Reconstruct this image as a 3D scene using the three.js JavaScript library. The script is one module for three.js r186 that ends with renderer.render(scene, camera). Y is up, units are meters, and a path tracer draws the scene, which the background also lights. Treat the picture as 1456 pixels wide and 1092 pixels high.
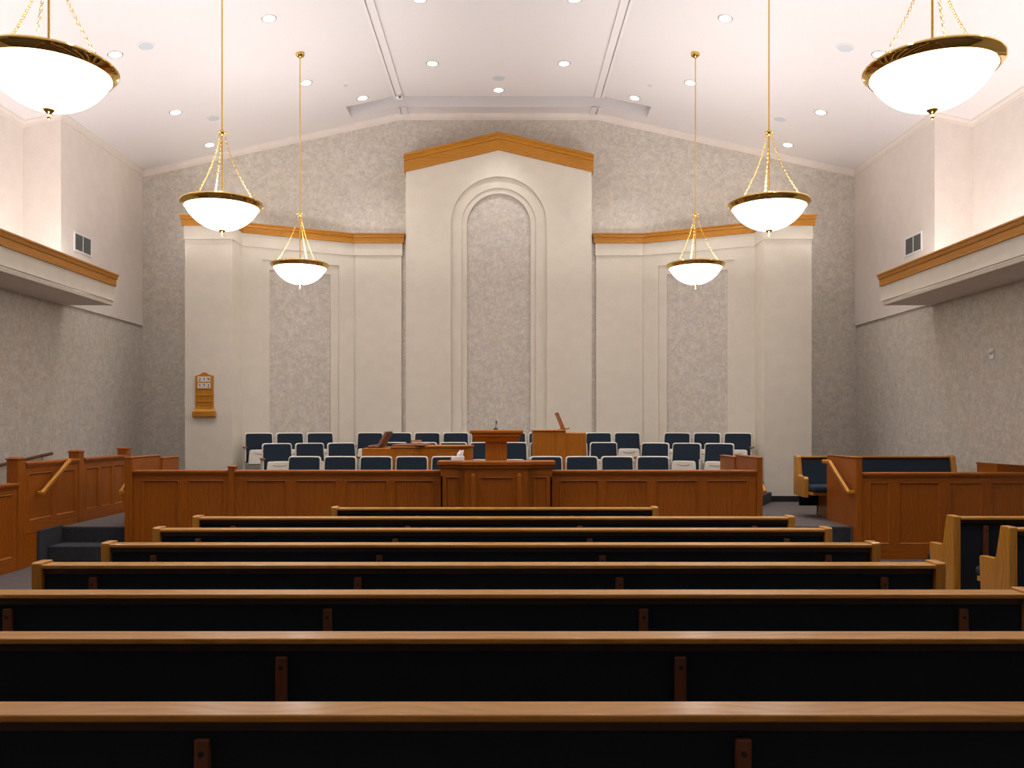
import * as THREE from 'three';
import { mergeGeometries, toCreasedNormals } from 'three/addons/utils/BufferGeometryUtils.js';
import { RoundedBoxGeometry } from 'three/addons/geometries/RoundedBoxGeometry.js';
import { ConvexGeometry } from 'three/addons/geometries/ConvexGeometry.js';
import { RectAreaLightUniformsLib } from 'three/addons/lights/RectAreaLightUniformsLib.js';

/* ---------- camera, exposure, light levels ---------- */
const EYE = 1.695;
const scene = new THREE.Scene();
scene.background = new THREE.Color(0x000000);
const camera = new THREE.PerspectiveCamera(2 * Math.atan(546 / 1178) * 180 / Math.PI, 1456 / 1092, 0.05, 100);
camera.position.set(0.09, EYE, 0);
camera.lookAt(0.09, EYE, -10);
camera.setViewOffset(1456, 1092, 12, -60, 1456, 1092);   // shifted lens: verticals stay upright
const renderer = new THREE.WebGLRenderer({ antialias: true });
renderer.toneMapping = THREE.LinearToneMapping;
renderer.toneMappingExposure = 1.0;
renderer.shadowMap.enabled = true;
RectAreaLightUniformsLib.init();
const WARM = new THREE.Color().setRGB(1.0, 0.955, 0.95);
const LAMP_UP = 62;        // radiance of the light inside each pendant bowl, facing up
const LAMP_DOWN = 1.0;     // intensity of the light under each pendant bowl
const BOWL_GLOW = 4.5;     // what the eye sees of the bowls
const DOWNLIGHT = 12;      // intensity of each recessed downlight
const COVE = 72;           // radiance of the tubes behind the valances

/* ---------- helpers ---------- */
function rng(seed) { let s = seed >>> 0; return () => { s = (s + 0x6d2b79f5) | 0; let t = Math.imul(s ^ (s >>> 15), 1 | s); t = (t + Math.imul(t ^ (t >>> 7), 61 | t)) ^ t; return ((t ^ (t >>> 14)) >>> 0) / 4294967296; }; }
const R = rng(71);
const taken = new Map();
function numbered(n) { const k = taken.get(n) || 0; taken.set(n, k + 1); return k ? n + '_' + String(k).padStart(3, '0') : n; }
function meta(o, label, category, group, kind) { if (label) o.userData.label = label; if (category) o.userData.category = category; if (group) o.userData.group = group; if (kind) o.userData.kind = kind; return o; }
function thing(name, label, category, x = 0, y = 0, z = 0, turn = 0, group) {
  const o = new THREE.Group(); o.name = numbered(name); o.position.set(x, y, z); o.rotation.y = turn; scene.add(o);
  return meta(o, label, category, group);
}
function setting(name, label, category) { const o = new THREE.Group(); o.name = numbered(name); scene.add(o); return meta(o, label, category, null, 'structure'); }
function part(name, geo, mat, parent, label) {
  const m = new THREE.Mesh(Array.isArray(geo) ? (geo.length > 1 ? mergeGeometries(geo.map(flat)) : geo[0]) : geo, mat);
  m.name = name; m.castShadow = m.receiveShadow = true; parent.add(m); if (label) m.userData.label = label; return m;
}
function copy(o, label, group) { const c = o.clone(); c.name = numbered(o.name.replace(/_\d{3}$/, '')); c.userData = { ...o.userData }; scene.add(c); if (label) c.userData.label = label; if (group) c.userData.group = group; return c; }
function flat(g) { const r = g.index ? g.toNonIndexed() : g; for (const k of Object.keys(r.attributes)) if (!['position', 'normal', 'uv'].includes(k)) r.deleteAttribute(k); return r; }
// uv in metres, u along the grain
function tex(g, grain = 'x', ou = 0, ov = 0) {
  g = flat(g); if (!g.attributes.normal) g.computeVertexNormals();
  const p = g.attributes.position, n = g.attributes.normal, uv = new Float32Array(p.count * 2);
  for (let i = 0; i < p.count; i += 3) {
    let a = 0, b = 0, c = 0;
    for (let k = 0; k < 3; k++) { a += Math.abs(n.getX(i + k)); b += Math.abs(n.getY(i + k)); c += Math.abs(n.getZ(i + k)); }
    const ax = a >= b && a >= c ? 'x' : b >= c ? 'y' : 'z';
    const others = ['x', 'y', 'z'].filter((q) => q !== ax);
    const u = others.includes(grain) ? grain : others[0], v = others.find((q) => q !== u);
    const get = { x: (j) => p.getX(j), y: (j) => p.getY(j), z: (j) => p.getZ(j) };
    for (let k = 0; k < 3; k++) { uv[(i + k) * 2] = get[u](i + k) + ou; uv[(i + k) * 2 + 1] = get[v](i + k) + ov; }
  }
  g.setAttribute('uv', new THREE.BufferAttribute(uv, 2));
  return g;
}
const rnd = () => [R() * 7, R() * 7];
function box(x0, x1, y0, y1, z0, z1, grain = 'x') { const g = new THREE.BoxGeometry(x1 - x0, y1 - y0, z1 - z0); g.translate((x0 + x1) / 2, (y0 + y1) / 2, (z0 + z1) / 2); return tex(g, grain, ...rnd()); }
// box with chamfered edges
function cbox(x0, x1, y0, y1, z0, z1, c = 0.006, grain = 'x') {
  const pts = [], mx = (x0 + x1) / 2, my = (y0 + y1) / 2, mz = (z0 + z1) / 2, hx = (x1 - x0) / 2, hy = (y1 - y0) / 2, hz = (z1 - z0) / 2;
  c = Math.min(c, hx * 0.9, hy * 0.9, hz * 0.9);
  for (const sx of [-1, 1]) for (const sy of [-1, 1]) for (const sz of [-1, 1])
    for (const k of [0, 1, 2]) pts.push(new THREE.Vector3(mx + sx * (hx - (k === 0 ? 0 : c)), my + sy * (hy - (k === 1 ? 0 : c)), mz + sz * (hz - (k === 2 ? 0 : c))));
  return tex(new ConvexGeometry(pts), grain, ...rnd());
}
function hull(list, grain = 'x') { return tex(new ConvexGeometry(list.map((p) => new THREE.Vector3(...p))), grain, ...rnd()); }
function rbox(x0, x1, y0, y1, z0, z1, r, seg = 3, grain = 'x') { const g = new RoundedBoxGeometry(x1 - x0, y1 - y0, z1 - z0, seg, r); g.translate((x0 + x1) / 2, (y0 + y1) / 2, (z0 + z1) / 2); return tex(g, grain, ...rnd()); }
function ext(shape, depth, z0 = 0, bevel = 0, grain = 'x', seg = 12) {
  const g = new THREE.ExtrudeGeometry(shape, { depth: depth - 2 * bevel, bevelEnabled: bevel > 0, bevelThickness: bevel, bevelSize: bevel, bevelOffset: -bevel, bevelSegments: 2, curveSegments: seg });
  g.translate(0, 0, z0 + bevel); return tex(g, grain, ...rnd());
}
function poly(pts) { const s = new THREE.Shape(); pts.forEach((p, i) => (i ? s.lineTo(p[0], p[1]) : s.moveTo(p[0], p[1]))); s.closePath(); return s; }
// sweep of a profile [out, up][] along a path of [x, y, z], out = horizontal normal turned by side
function sweep(path, profile, side = 1, grain = 'x', closedEnds = true) {
  const n = path.length, rings = [];
  for (let i = 0; i < n; i++) {
    const d = (a, b) => { const v = new THREE.Vector2(b[0] - a[0], b[2] - a[2]); return v.normalize(); };
    const d0 = i > 0 ? d(path[i - 1], path[i]) : d(path[i], path[i + 1]), d1 = i < n - 1 ? d(path[i], path[i + 1]) : d0;
    const n0 = new THREE.Vector2(-d0.y, d0.x).multiplyScalar(side), n1 = new THREE.Vector2(-d1.y, d1.x).multiplyScalar(side);
    const m = n0.clone().add(n1); const k = 2 / m.lengthSq(); m.multiplyScalar(k);
    rings.push(profile.map(([o, u]) => new THREE.Vector3(path[i][0] + m.x * o, path[i][1] + u, path[i][2] + m.y * o)));
  }
  const pos = [], tri = (a, b, c) => pos.push(a.x, a.y, a.z, b.x, b.y, b.z, c.x, c.y, c.z), q = profile.length;
  for (let i = 0; i + 1 < n; i++) for (let j = 0; j < q; j++) { const a = rings[i][j], b = rings[i][(j + 1) % q], c = rings[i + 1][(j + 1) % q], e = rings[i + 1][j]; tri(a, b, c); tri(a, c, e); }
  if (closedEnds) { const t = THREE.ShapeUtils.triangulateShape(profile.map((p) => new THREE.Vector2(...p)), []); for (const [a, b, c] of t) { tri(rings[0][a], rings[0][b], rings[0][c]); tri(rings[n - 1][c], rings[n - 1][b], rings[n - 1][a]); } }
  const g = new THREE.BufferGeometry(); g.setAttribute('position', new THREE.Float32BufferAttribute(pos, 3)); g.computeVertexNormals();
  return tex(g, grain, ...rnd());
}
function tube(points, r, seg = 24, rad = 8) { return flat(new THREE.TubeGeometry(new THREE.CatmullRomCurve3(points.map((p) => new THREE.Vector3(...p)), false, 'catmullrom', 0.02), seg, r, rad)); }
function lathe(pts, seg = 48) { return flat(new THREE.LatheGeometry(pts.map((p) => new THREE.Vector2(...p)), seg)); }

/* ---------- computed textures ---------- */
function hash(x, y, s) { let h = Math.imul(x | 0, 374761393) ^ Math.imul(y | 0, 668265263) ^ Math.imul(s | 0, 2147483647 - 77); h = Math.imul(h ^ (h >>> 13), 1274126177); return ((h ^ (h >>> 16)) >>> 0) / 4294967296; }
function noise(x, y, px, py, s) {   // value noise that repeats every px, py cells
  const ix = Math.floor(x), iy = Math.floor(y), fx = x - ix, fy = y - iy, u = fx * fx * (3 - 2 * fx), v = fy * fy * (3 - 2 * fy);
  const w = (a, p) => ((a % p) + p) % p, h = (a, b) => hash(w(a, px), w(b, py), s);
  return (h(ix, iy) * (1 - u) + h(ix + 1, iy) * u) * (1 - v) + (h(ix, iy + 1) * (1 - u) + h(ix + 1, iy + 1) * u) * v;
}
function texture(w, h, metresU, metresV, fn, srgb = true) {
  const d = new Uint8Array(w * h * 4);
  for (let y = 0; y < h; y++) for (let x = 0; x < w; x++) { const c = fn(x / w, y / h), i = (y * w + x) * 4; for (let k = 0; k < 3; k++) d[i + k] = Math.max(0, Math.min(255, Math.round(c[k] * 255))); d[i + 3] = 255; }
  const t = new THREE.DataTexture(d, w, h); t.wrapS = t.wrapT = THREE.RepeatWrapping; t.magFilter = THREE.LinearFilter; t.minFilter = THREE.LinearMipmapLinearFilter; t.generateMipmaps = true;
  if (srgb) t.colorSpace = THREE.SRGBColorSpace; t.repeat.set(1 / metresU, 1 / metresV); t.needsUpdate = true; return t;
}
const grainAt = (u, v) => {           // oak: long streaks, cathedral figure, pores
  const warp = noise(u * 4, v * 3, 4, 3, 5) * 1.3 + noise(u * 10, v * 6, 10, 6, 6) * 0.4;
  const fig = (0.5 + 0.5 * Math.sin((v * 9 + warp * 2) * Math.PI * 2)) * (0.35 + 0.65 * noise(u * 3, v * 5, 3, 5, 8));
  const streak = noise(u * 8, v * 90, 8, 90, 1) * 0.6 + noise(u * 30, v * 260, 30, 260, 2) * 0.4;
  const pore = noise(u * 60, v * 300, 60, 300, 3) > 0.78 ? 1 : 0;
  return { f: 0.5 * fig * fig + 0.5 * streak, pore };
};
const woodMap = texture(1024, 512, 1.6, 0.55, (u, v) => { const { f, pore } = grainAt(u, v); const k = 1 - 0.24 * f - 0.06 * pore; return [k, k * (1 - 0.05 * f), k * (1 - 0.1 * f)]; });
const woodBump = texture(512, 256, 1.6, 0.55, (u, v) => { const { f, pore } = grainAt(u, v); const k = 0.6 - 0.3 * pore - 0.1 * f; return [k, k, k]; }, false);
const woodRough = texture(512, 256, 1.6, 0.55, (u, v) => { const { f } = grainAt(u, v); const k = 0.75 + 0.25 * f; return [k, k, k]; }, false);
const paperMap = texture(1024, 1024, 2.2, 2.2, (u, v) => {   // mottled wall covering
  const a = noise(u * 22, v * 22, 22, 22, 11), b = noise(u * 54 + a * 2, v * 54, 54, 54, 12), c = noise(u * 110, v * 110, 110, 110, 13), d = noise(u * 256, v * 256, 256, 256, 14);
  const k = 0.88 + 0.04 * (a - 0.5) + 0.07 * (b - 0.5) + 0.07 * (c - 0.5) + 0.05 * (d - 0.5);
  const t = noise(u * 20, v * 20, 20, 20, 15) - 0.5; return [k + 0.015 * t, k, k - 0.025 * t];
});
const plasterMap = texture(512, 512, 1.2, 1.2, (u, v) => { const k = 0.975 + 0.03 * (noise(u * 120, v * 120, 120, 120, 21) - 0.5) + 0.02 * (noise(u * 9, v * 9, 9, 9, 22) - 0.5); return [k, k, k]; });
const ceilingMap = texture(256, 256, 0.6, 0.6, (u, v) => { const k = 0.985 + 0.02 * (noise(u * 80, v * 80, 80, 80, 23) - 0.5); return [k, k, k]; });
const carpetMap = texture(512, 512, 0.9, 0.9, (u, v) => { const k = 0.8 + 0.32 * (noise(u * 190, v * 190, 190, 190, 31) - 0.5) + 0.12 * (noise(u * 30, v * 30, 30, 30, 32) - 0.5); return [k, k, k]; });
const clothMap = texture(512, 512, 0.4, 0.4, (u, v) => { const k = 0.85 + 0.22 * (noise(u * 128, v * 128, 128, 128, 41) - 0.5) + 0.06 * Math.sin(u * Math.PI * 200) * Math.sin(v * Math.PI * 200); return [k, k, k]; });

/* ---------- materials (linear base colours) ---------- */
const rgb = (r, g, b) => new THREE.Color().setRGB(r, g, b);
const std = (o) => new THREE.MeshStandardMaterial(o);
const wood = (c, rough, extra = {}) => new THREE.MeshPhysicalMaterial({ color: c, map: woodMap, roughness: rough, roughnessMap: woodRough, bumpMap: woodBump, bumpScale: 0.0004, ...extra });
const M = {
  pew: wood(rgb(0.58, 0.262, 0.03), 0.42, { clearcoat: 0.4, clearcoatRoughness: 0.12 }),
  console: wood(rgb(0.50, 0.165, 0.006), 0.5, { clearcoat: 0.1, clearcoatRoughness: 0.3, specularIntensity: 0.7 }),
  rail: wood(rgb(0.385, 0.106, 0.003), 0.5, { clearcoat: 0.1, clearcoatRoughness: 0.3, specularIntensity: 0.7 }),
  crown: wood(rgb(0.60, 0.25, 0.012), 0.5),
  walnut: wood(rgb(0.18, 0.058, 0.016), 0.5),
  ebony: wood(rgb(0.05, 0.022, 0.014), 0.55),
  paper: std({ color: rgb(0.82, 0.755, 0.66), map: paperMap, roughness: 0.92 }),
  cream: std({ color: rgb(0.78, 0.72, 0.61), map: plasterMap, roughness: 0.8 }),
  paint: std({ color: rgb(0.84, 0.765, 0.70), map: plasterMap, roughness: 0.85 }),
  ceiling: std({ color: rgb(0.855, 0.82, 0.825), map: ceilingMap, roughness: 0.95 }),
  carpet: std({ color: rgb(0.15, 0.12, 0.11), map: carpetMap, roughness: 1 }),
  carpetDark: std({ color: rgb(0.045, 0.05, 0.062), map: carpetMap, roughness: 1 }),
  base: std({ color: rgb(0.015, 0.014, 0.016), roughness: 0.5 }),
  fabric: std({ color: rgb(0.004, 0.011, 0.018), map: clothMap, roughness: 0.95 }),
  seatFabric: std({ color: rgb(0.012, 0.028, 0.052), map: clothMap, roughness: 0.95 }),
  shell: std({ color: rgb(0.78, 0.73, 0.63), roughness: 0.45 }),
  brass: std({ color: rgb(0.83, 0.56, 0.16), metalness: 1, roughness: 0.09 }),
  white: std({ color: rgb(0.8, 0.8, 0.8), roughness: 0.6 }),
  grille: std({ color: rgb(0.62, 0.66, 0.72), roughness: 0.7 }),
  vent: std({ color: rgb(0.16, 0.17, 0.16), roughness: 0.6 }),
  metal: std({ color: rgb(0.55, 0.53, 0.5), metalness: 1, roughness: 0.35 }),
  black: std({ color: rgb(0.012, 0.012, 0.013), roughness: 0.5 }),
  tissue: std({ color: rgb(0.86, 0.84, 0.88), roughness: 0.95 }),
  page: std({ color: rgb(0.75, 0.7, 0.6), roughness: 0.9 }),
  glow: new THREE.MeshPhysicalMaterial({ color: rgb(0.85, 0.83, 0.78), roughness: 0.4, emissive: rgb(1, 0.97, 0.93), emissiveIntensity: BOWL_GLOW }),
  lens: std({ color: rgb(0.9, 0.9, 0.9), roughness: 0.5, emissive: rgb(1, 0.97, 0.96), emissiveIntensity: 5 }),
  tubeGlow: std({ color: rgb(0.9, 0.9, 0.9), roughness: 0.5, emissive: rgb(1, 0.93, 0.95), emissiveIntensity: 4 }),
};

/* ---------- the room ---------- */
const FLAT = 7.70, BREAK = 1.90, SLOPE = 0.221, SIDE = 6.88, BAY = 7.45, BACK = -15.95, REAR = 3.2, BAYEND = -13.0;
const roof = (x) => FLAT - SLOPE * Math.max(0, Math.abs(x) - BREAK);

const floor = setting('floor', 'grey brown carpeted floor under the pews', 'floor');
part('carpet', box(-SIDE - 0.02, SIDE + 0.02, -0.15, 0, BACK, REAR), M.carpet, floor);

const rearWall = setting('wall_rear', 'painted rear wall of the chapel', 'wall');
part('wall_surface', box(-BAY - 0.2, BAY + 0.2, -0.1, 7.9, REAR, REAR + 0.2), M.paint, rearWall);

const backWall = setting('wall_back', 'tall wall with mottled grey wall covering behind the choir seats', 'wall');
part('wall_surface', ext(poly([[-SIDE - 0.05, -0.1], [SIDE + 0.05, -0.1], [SIDE + 0.05, roof(SIDE) + 0.12], [BREAK, FLAT + 0.1], [-BREAK, FLAT + 0.1], [-SIDE - 0.05, roof(SIDE) + 0.12]]), 0.2, BACK - 0.2), M.paper, backWall);
{ // cream cornice where the wall meets the ceiling
  const prof = [[0, -0.115], [0.012, -0.115], [0.018, -0.07], [0.05, -0.03], [0.062, 0.02], [0, 0.02]];
  part('cornice', sweep([[-SIDE, roof(SIDE), BACK], [-BREAK, FLAT, BACK], [BREAK, FLAT, BACK], [SIDE, roof(SIDE), BACK]], prof, 1), M.paint, backWall);
}
for (const s of [-1, 1]) {
  const side = s < 0 ? 'left' : 'right';
  const w = setting('wall_' + side, s < 0 ? 'side wall with mottled covering below and cream paint above, by the ramp' : 'side wall with mottled covering below and cream paint above, by the bench', 'wall');
  const X = (a, b) => [Math.min(a * s, b * s), Math.max(a * s, b * s)];
  part('wall_covering', box(...X(SIDE, SIDE + 0.25), -0.1, 3.63, BACK - 0.2, REAR, 'z'), M.paper, w);
  part('painted_wall', box(...X(SIDE - 0.025, SIDE + 0.25), 3.63, roof(SIDE) + 0.06, BACK - 0.2, BAYEND, 'z'), M.paint, w);
  part('bay_return', box(...X(SIDE + 0.1, BAY + 0.2), 3.4, roof(SIDE) + 0.06, BAYEND - 0.3, BAYEND - 0.0001, 'z'), M.paint, w);
  part('bay_wall', box(...X(BAY, BAY + 0.2), 3.4, roof(BAY) + 0.1, BAYEND, REAR, 'z'), M.paint, w);
  part('bay_shelf', box(...X(SIDE + 0.2, BAY + 0.1), 3.4, 3.6, BAYEND, REAR, 'z'), M.paint, w);
  const prof = [[0, -0.10], [0.012, -0.10], [0.02, -0.05], [0.05, -0.012], [0.055, 0.03], [0, 0.03]];
  part('cornice', sweep([[s * (SIDE - 0.025), roof(SIDE - 0.025), BACK], [s * (SIDE - 0.025), roof(SIDE - 0.025), BAYEND], [s * BAY, roof(BAY) , BAYEND], [s * BAY, roof(BAY), REAR]], prof, s < 0 ? -1 : 1, 'z'), M.paint, w);
  const b = setting('baseboard_' + side, 'dark skirting along the foot of the side wall', 'baseboard');
  part('skirting', box(...X(SIDE - 0.012, SIDE), 0.0, 0.1, s < 0 ? -8 : -10.5, REAR, 'z'), M.base, b);
}
{ // ceiling: flat middle, sloping sides, a slot across the front end
  const c = setting('ceiling', 'white vaulted ceiling with a flat middle and sloping sides', 'ceiling');
  const T = 0.5, SX = 2.78, Z0 = -15.08, Z1 = -15.58;
  const slab = (x0, x1, z0, z1) => { const y = (x) => roof(x); return hull([[x0, y(x0), z0], [x1, y(x1), z0], [x0, y(x0), z1], [x1, y(x1), z1], [x0, y(x0) + T, z0], [x1, y(x1) + T, z0], [x0, y(x0) + T, z1], [x1, y(x1) + T, z1]], 'z'); };
  for (const [x0, x1] of [[-BAY - 0.15, -BREAK], [-BREAK, BREAK], [BREAK, BAY + 0.15]]) part('ceiling_plane', slab(x0, x1, REAR, Z0), M.ceiling, c);
  part('ceiling_plane', [slab(-BAY - 0.15, -SX, Z0, BACK - 0.2)], M.ceiling, c);
  part('ceiling_plane', [slab(SX, BAY + 0.15, Z0, BACK - 0.2)], M.ceiling, c);
  part('slot_lip', [slab(-SX, -BREAK, Z1, BACK - 0.2), slab(-BREAK, BREAK, Z1, BACK - 0.2), slab(BREAK, SX, Z1, BACK - 0.2)], M.ceiling, c);
  part('slot_top', [box(-SX - 0.1, SX + 0.1, FLAT + 0.42, FLAT + 0.52, Z1 - 0.05, Z0 + 0.05)], M.ceiling, c);
  // trim strips at the two folds of the ceiling
  for (const s of [-1, 1]) {
    const t = setting('trim_' + (s < 0 ? 1 : 2), s < 0 ? 'moulded strip along the ceiling fold on the piano side' : 'moulded strip along the ceiling fold on the organ side', 'trim');
    for (const [z0, z1] of [[REAR, Z0], [Z1, BACK + 0.06]]) {
      part('strip', box(Math.min(s * 1.735, s * 1.845), Math.max(s * 1.735, s * 1.845), FLAT - 0.03, FLAT + 0.01, z1, z0, 'z'), M.ceiling, t);
      part('strip_edge', box(Math.min(s * 1.868, s * 1.915), Math.max(s * 1.868, s * 1.915), FLAT - 0.03, FLAT + 0.01, z1, z0, 'z'), M.ceiling, t);
    }
  }
}
// valances along the side walls, with tubes hidden in the trough
const woodCrown = (h, out) => [[0, 0], [0.03, 0], [0.03, h * 0.55], [0.045, h * 0.6], [0.05, h * 0.68], [out * 0.8, h * 0.85], [out, h * 0.88], [out, h], [0, h]];
for (const s of [-1, 1]) {
  const v = setting('trim_' + (s < 0 ? 3 : 4), s < 0 ? 'boxed light valance with oak crown above the ramp' : 'boxed light valance with oak crown above the bench', 'valance');
  const X = (a, b) => [Math.min(a * s, b * s), Math.max(a * s, b * s)], E1 = -13.12;
  part('soffit', box(...X(6.12, SIDE + 0.02), 3.61, 3.655, E1, REAR, 'z'), M.paint, v);
  part('lip', cbox(...X(6.10, 6.2), 3.605, 3.665, E1 - 0.0, REAR, 0.008, 'z'), M.cream, v);
  part('fascia', [box(...X(6.07, 6.12), 3.672, 3.93, E1, REAR, 'z')], M.cream, v);
  part('end_board', [box(...X(6.121, SIDE - 0.026), 3.656, 4.0, E1, E1 + 0.04, 'z')], M.cream, v);
  part('oak_crown', sweep([[s * 6.07, 3.905, E1 - 0.0], [s * 6.07, 3.905, REAR]], woodCrown(0.185, 0.075).map(([o, u]) => [o - 0.0, u]), s > 0 ? 1 : -1, 'z'), M.crown, v);
  // tubes
  for (let k = 0; k < 6; k++) {
    const z = -12.05 + k * 2.3;
    const t = thing('fluorescent_tube', `white fluorescent tube, ${['first', 'second', 'third', 'fourth', 'fifth', 'sixth'][k]} from the far end of the valance above the ${s < 0 ? 'ramp' : 'bench'}`, 'tube light', s * 6.55, 3.655, z, 0, s < 0 ? 'cove tubes above the ramp' : 'cove tubes above the bench');
    part('batten', box(-0.05, 0.05, 0, 0.04, -0.95, 0.95, 'z'), M.white, t);
    const g = new THREE.CylinderGeometry(0.018, 0.018, 1.85, 12); g.rotateX(Math.PI / 2); g.translate(0, 0.075, 0);
    part('tube', flat(g), M.tubeGlow, t);
    for (const e of [-0.93, 0.93]) part('socket', box(-0.02, 0.02, 0.04, 0.1, e - 0.012, e + 0.012), M.white, t);
    const L = new THREE.RectAreaLight(WARM, COVE, 0.06, 1.8); L.name = 'tube_light'; L.position.set(0, 0.1, 0); L.rotation.x = Math.PI / 2; t.add(L);
  }
}
/* wall face behind the choir: middle panel with arched niche, two folded wings */
{
  const c = setting('trim_5', 'cream gabled panel with an arched niche behind the pulpit', 'panel');
  const F = -15.55, W = 1.745, yE = 6.47, yA = 6.88;
  const s = poly([[-W, 0.5], [W, 0.5], [W, yE], [0, yA], [-W, yE]]);
  const arch = (r, y0) => { const h = new THREE.Path(); h.moveTo(-r, y0); h.lineTo(-r, 5.483); h.absarc(0, 5.483, r, Math.PI, 0, true); h.lineTo(r, y0); h.closePath(); return h; };
  s.holes.push(arch(0.90, 0.6)); part('panel_face', ext(s, 0.38, F - 0.38, 0, 'y', 40), M.cream, c);
  const ring = (r1, r0) => { const g = new THREE.Shape(); g.moveTo(-r1, 0.55); g.lineTo(-r1, 5.483); g.absarc(0, 5.483, r1, Math.PI, 0, true); g.lineTo(r1, 0.55); g.closePath(); g.holes.push(arch(r0, 0.6)); return g; };
  part('arch_moulding', ext(ring(0.905, 0.70), 0.33, F - 0.38, 0, 'y', 40), M.cream, c);
  part('arch_moulding', ext(ring(0.705, 0.60), 0.305, F - 0.38, 0, 'y', 40), M.cream, c);
  const back = new THREE.Shape(); back.moveTo(-0.62, 0.5); back.lineTo(-0.62, 5.483); back.absarc(0, 5.483, 0.62, Math.PI, 0, true); back.lineTo(0.62, 0.5); back.closePath();
  part('niche_covering', ext(back, 0.26, F - 0.38, 0, 'y', 40), M.paper, c);
  // oak gable moulding: profile carried up the slope
  const prof = [[-0.3, 0], [0.03, 0], [0.03, 0.20], [0.05, 0.21], [0.06, 0.245], [0.09, 0.28], [0.10, 0.285], [0.10, 0.315], [-0.3, 0.315]];
  const y0 = (x) => yA - (yA - yE) * Math.abs(x) / W - 0.005;
  part('oak_gable', sweep([[-W - 0.03, y0(W + 0.03), F], [0, y0(0), F], [W + 0.03, y0(W + 0.03), F]], prof, 1), M.crown, c);
}
for (const s of [-1, 1]) {
  const c = setting('trim_' + (s < 0 ? 6 : 7), s < 0 ? 'cream folded wing with piers and covered recess behind the piano' : 'cream folded wing with piers and covered recess behind the organ', 'panel');
  const A = [4.575, -14.73], B = [2.70, -15.6], top = 5.13, fr = 4.90, bot = 0.3;
  const X = (a, b) => [Math.min(a * s, b * s), Math.max(a * s, b * s)];
  part('outer_pier', box(...X(4.56, 5.37), bot, fr, BACK + 0.001, -14.2, 'y'), M.cream, c);
  part('outer_frieze', box(...X(4.545, 5.385), fr, top + 0.05, BACK + 0.001, -14.183, 'x'), M.cream, c);
  part('inner_pier', box(...X(1.83, 2.70), bot, fr, BACK + 0.001, -15.575, 'y'), M.cream, c);
  part('inner_frieze', box(...X(1.815, 2.71), fr, top + 0.05, BACK + 0.001, -15.558, 'x'), M.cream, c);
  part('reveal_covering', box(...X(1.7, 1.84), bot, 5.3, BACK + 0.001, -15.62, 'y'), M.paper, c);
  // folded face, built flat and turned into place: local x from A to B, z towards the room
  const g = new THREE.Group(); g.name = 'folded_face'; c.add(g);
  const dx = (B[0] - A[0]) * s, dz = B[1] - A[1], len = Math.hypot(dx, dz);
  // put local origin at the end further left so that local +z faces the room
  const P = s < 0 ? A : B, Q = s < 0 ? B : A;
  g.position.set(P[0] * s, 0, P[1]); g.rotation.y = -Math.atan2(Q[1] - P[1], (Q[0] - P[0]) * s);
  const tt = (t) => (s < 0 ? t : 1 - t) * len;
  const o0 = Math.min(tt(0.177), tt(0.85)), o1 = Math.max(tt(0.177), tt(0.85)), i0 = Math.min(tt(0.24), tt(0.775)), i1 = Math.max(tt(0.24), tt(0.775));
  const face = poly([[-0.05, bot], [len + 0.02, bot], [len + 0.02, fr], [-0.05, fr]]);
  face.holes.push(new THREE.Path([[o0, bot + 0.2], [o1, bot + 0.2], [o1, 4.69], [o0, 4.69]].map((p) => new THREE.Vector2(...p))));
  part('face_board', ext(face, 0.08, -0.08, 0, 'y'), M.cream, g);
  const inner = poly([[o0 - 0.03, bot], [o1 + 0.03, bot], [o1 + 0.03, 4.72], [o0 - 0.03, 4.72]]);
  inner.holes.push(new THREE.Path([[i0, bot + 0.2], [i1, bot + 0.2], [i1, 4.52], [i0, 4.52]].map((p) => new THREE.Vector2(...p))));
  part('inner_board', ext(inner, 0.06, -0.085, 0, 'y'), M.cream, g);
  part('recess_covering', box(i0 - 0.03, i1 + 0.03, bot, 4.55, -0.1, -0.05, 'y'), M.paper, g);
  part('frieze', box(-0.04, len + 0.02, fr, top + 0.05, -0.1, 0.015, 'x'), M.cream, g);
  // top cover
  part('top_board', [ext(poly([[4.5 * s, 14.75], [5.37 * s, 14.2], [5.37 * s, 15.94], [1.83 * s, 15.94], [1.83 * s, 15.6], [2.7 * s, 15.6]]), 0.05, 0).rotateX(-Math.PI / 2).translate(0, top + 0.06, 0)], M.cream, c);
  // oak crown round the piers and folded face
  const path = [[5.385 * s, top, BACK + 0.01], [5.385 * s, top, -14.183], [4.545 * s, top, -14.183], [4.545 * s, top, -14.715], [2.715 * s, top, -15.575], [2.715 * s, top, -15.558], [1.815 * s, top, -15.558], [1.815 * s, top, BACK + 0.01]];
  part('oak_crown', sweep([[path[0], path[1], path[2], path[3]], [path[3], path[4]], [path[5], path[6], path[7]]][0], woodCrown(0.18, 0.06), s < 0 ? 1 : -1), M.crown, c);
  part('oak_crown', sweep([path[3], path[4]], woodCrown(0.18, 0.06), s < 0 ? 1 : -1), M.crown, c);
  part('oak_crown', sweep([path[5], path[6], path[7]], woodCrown(0.18, 0.06), s < 0 ? 1 : -1), M.crown, c);
  part('skirting', box(...X(4.55, 5.38), 0.4, 0.5, BACK + 0.01, -14.188), M.base, c);
}
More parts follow.
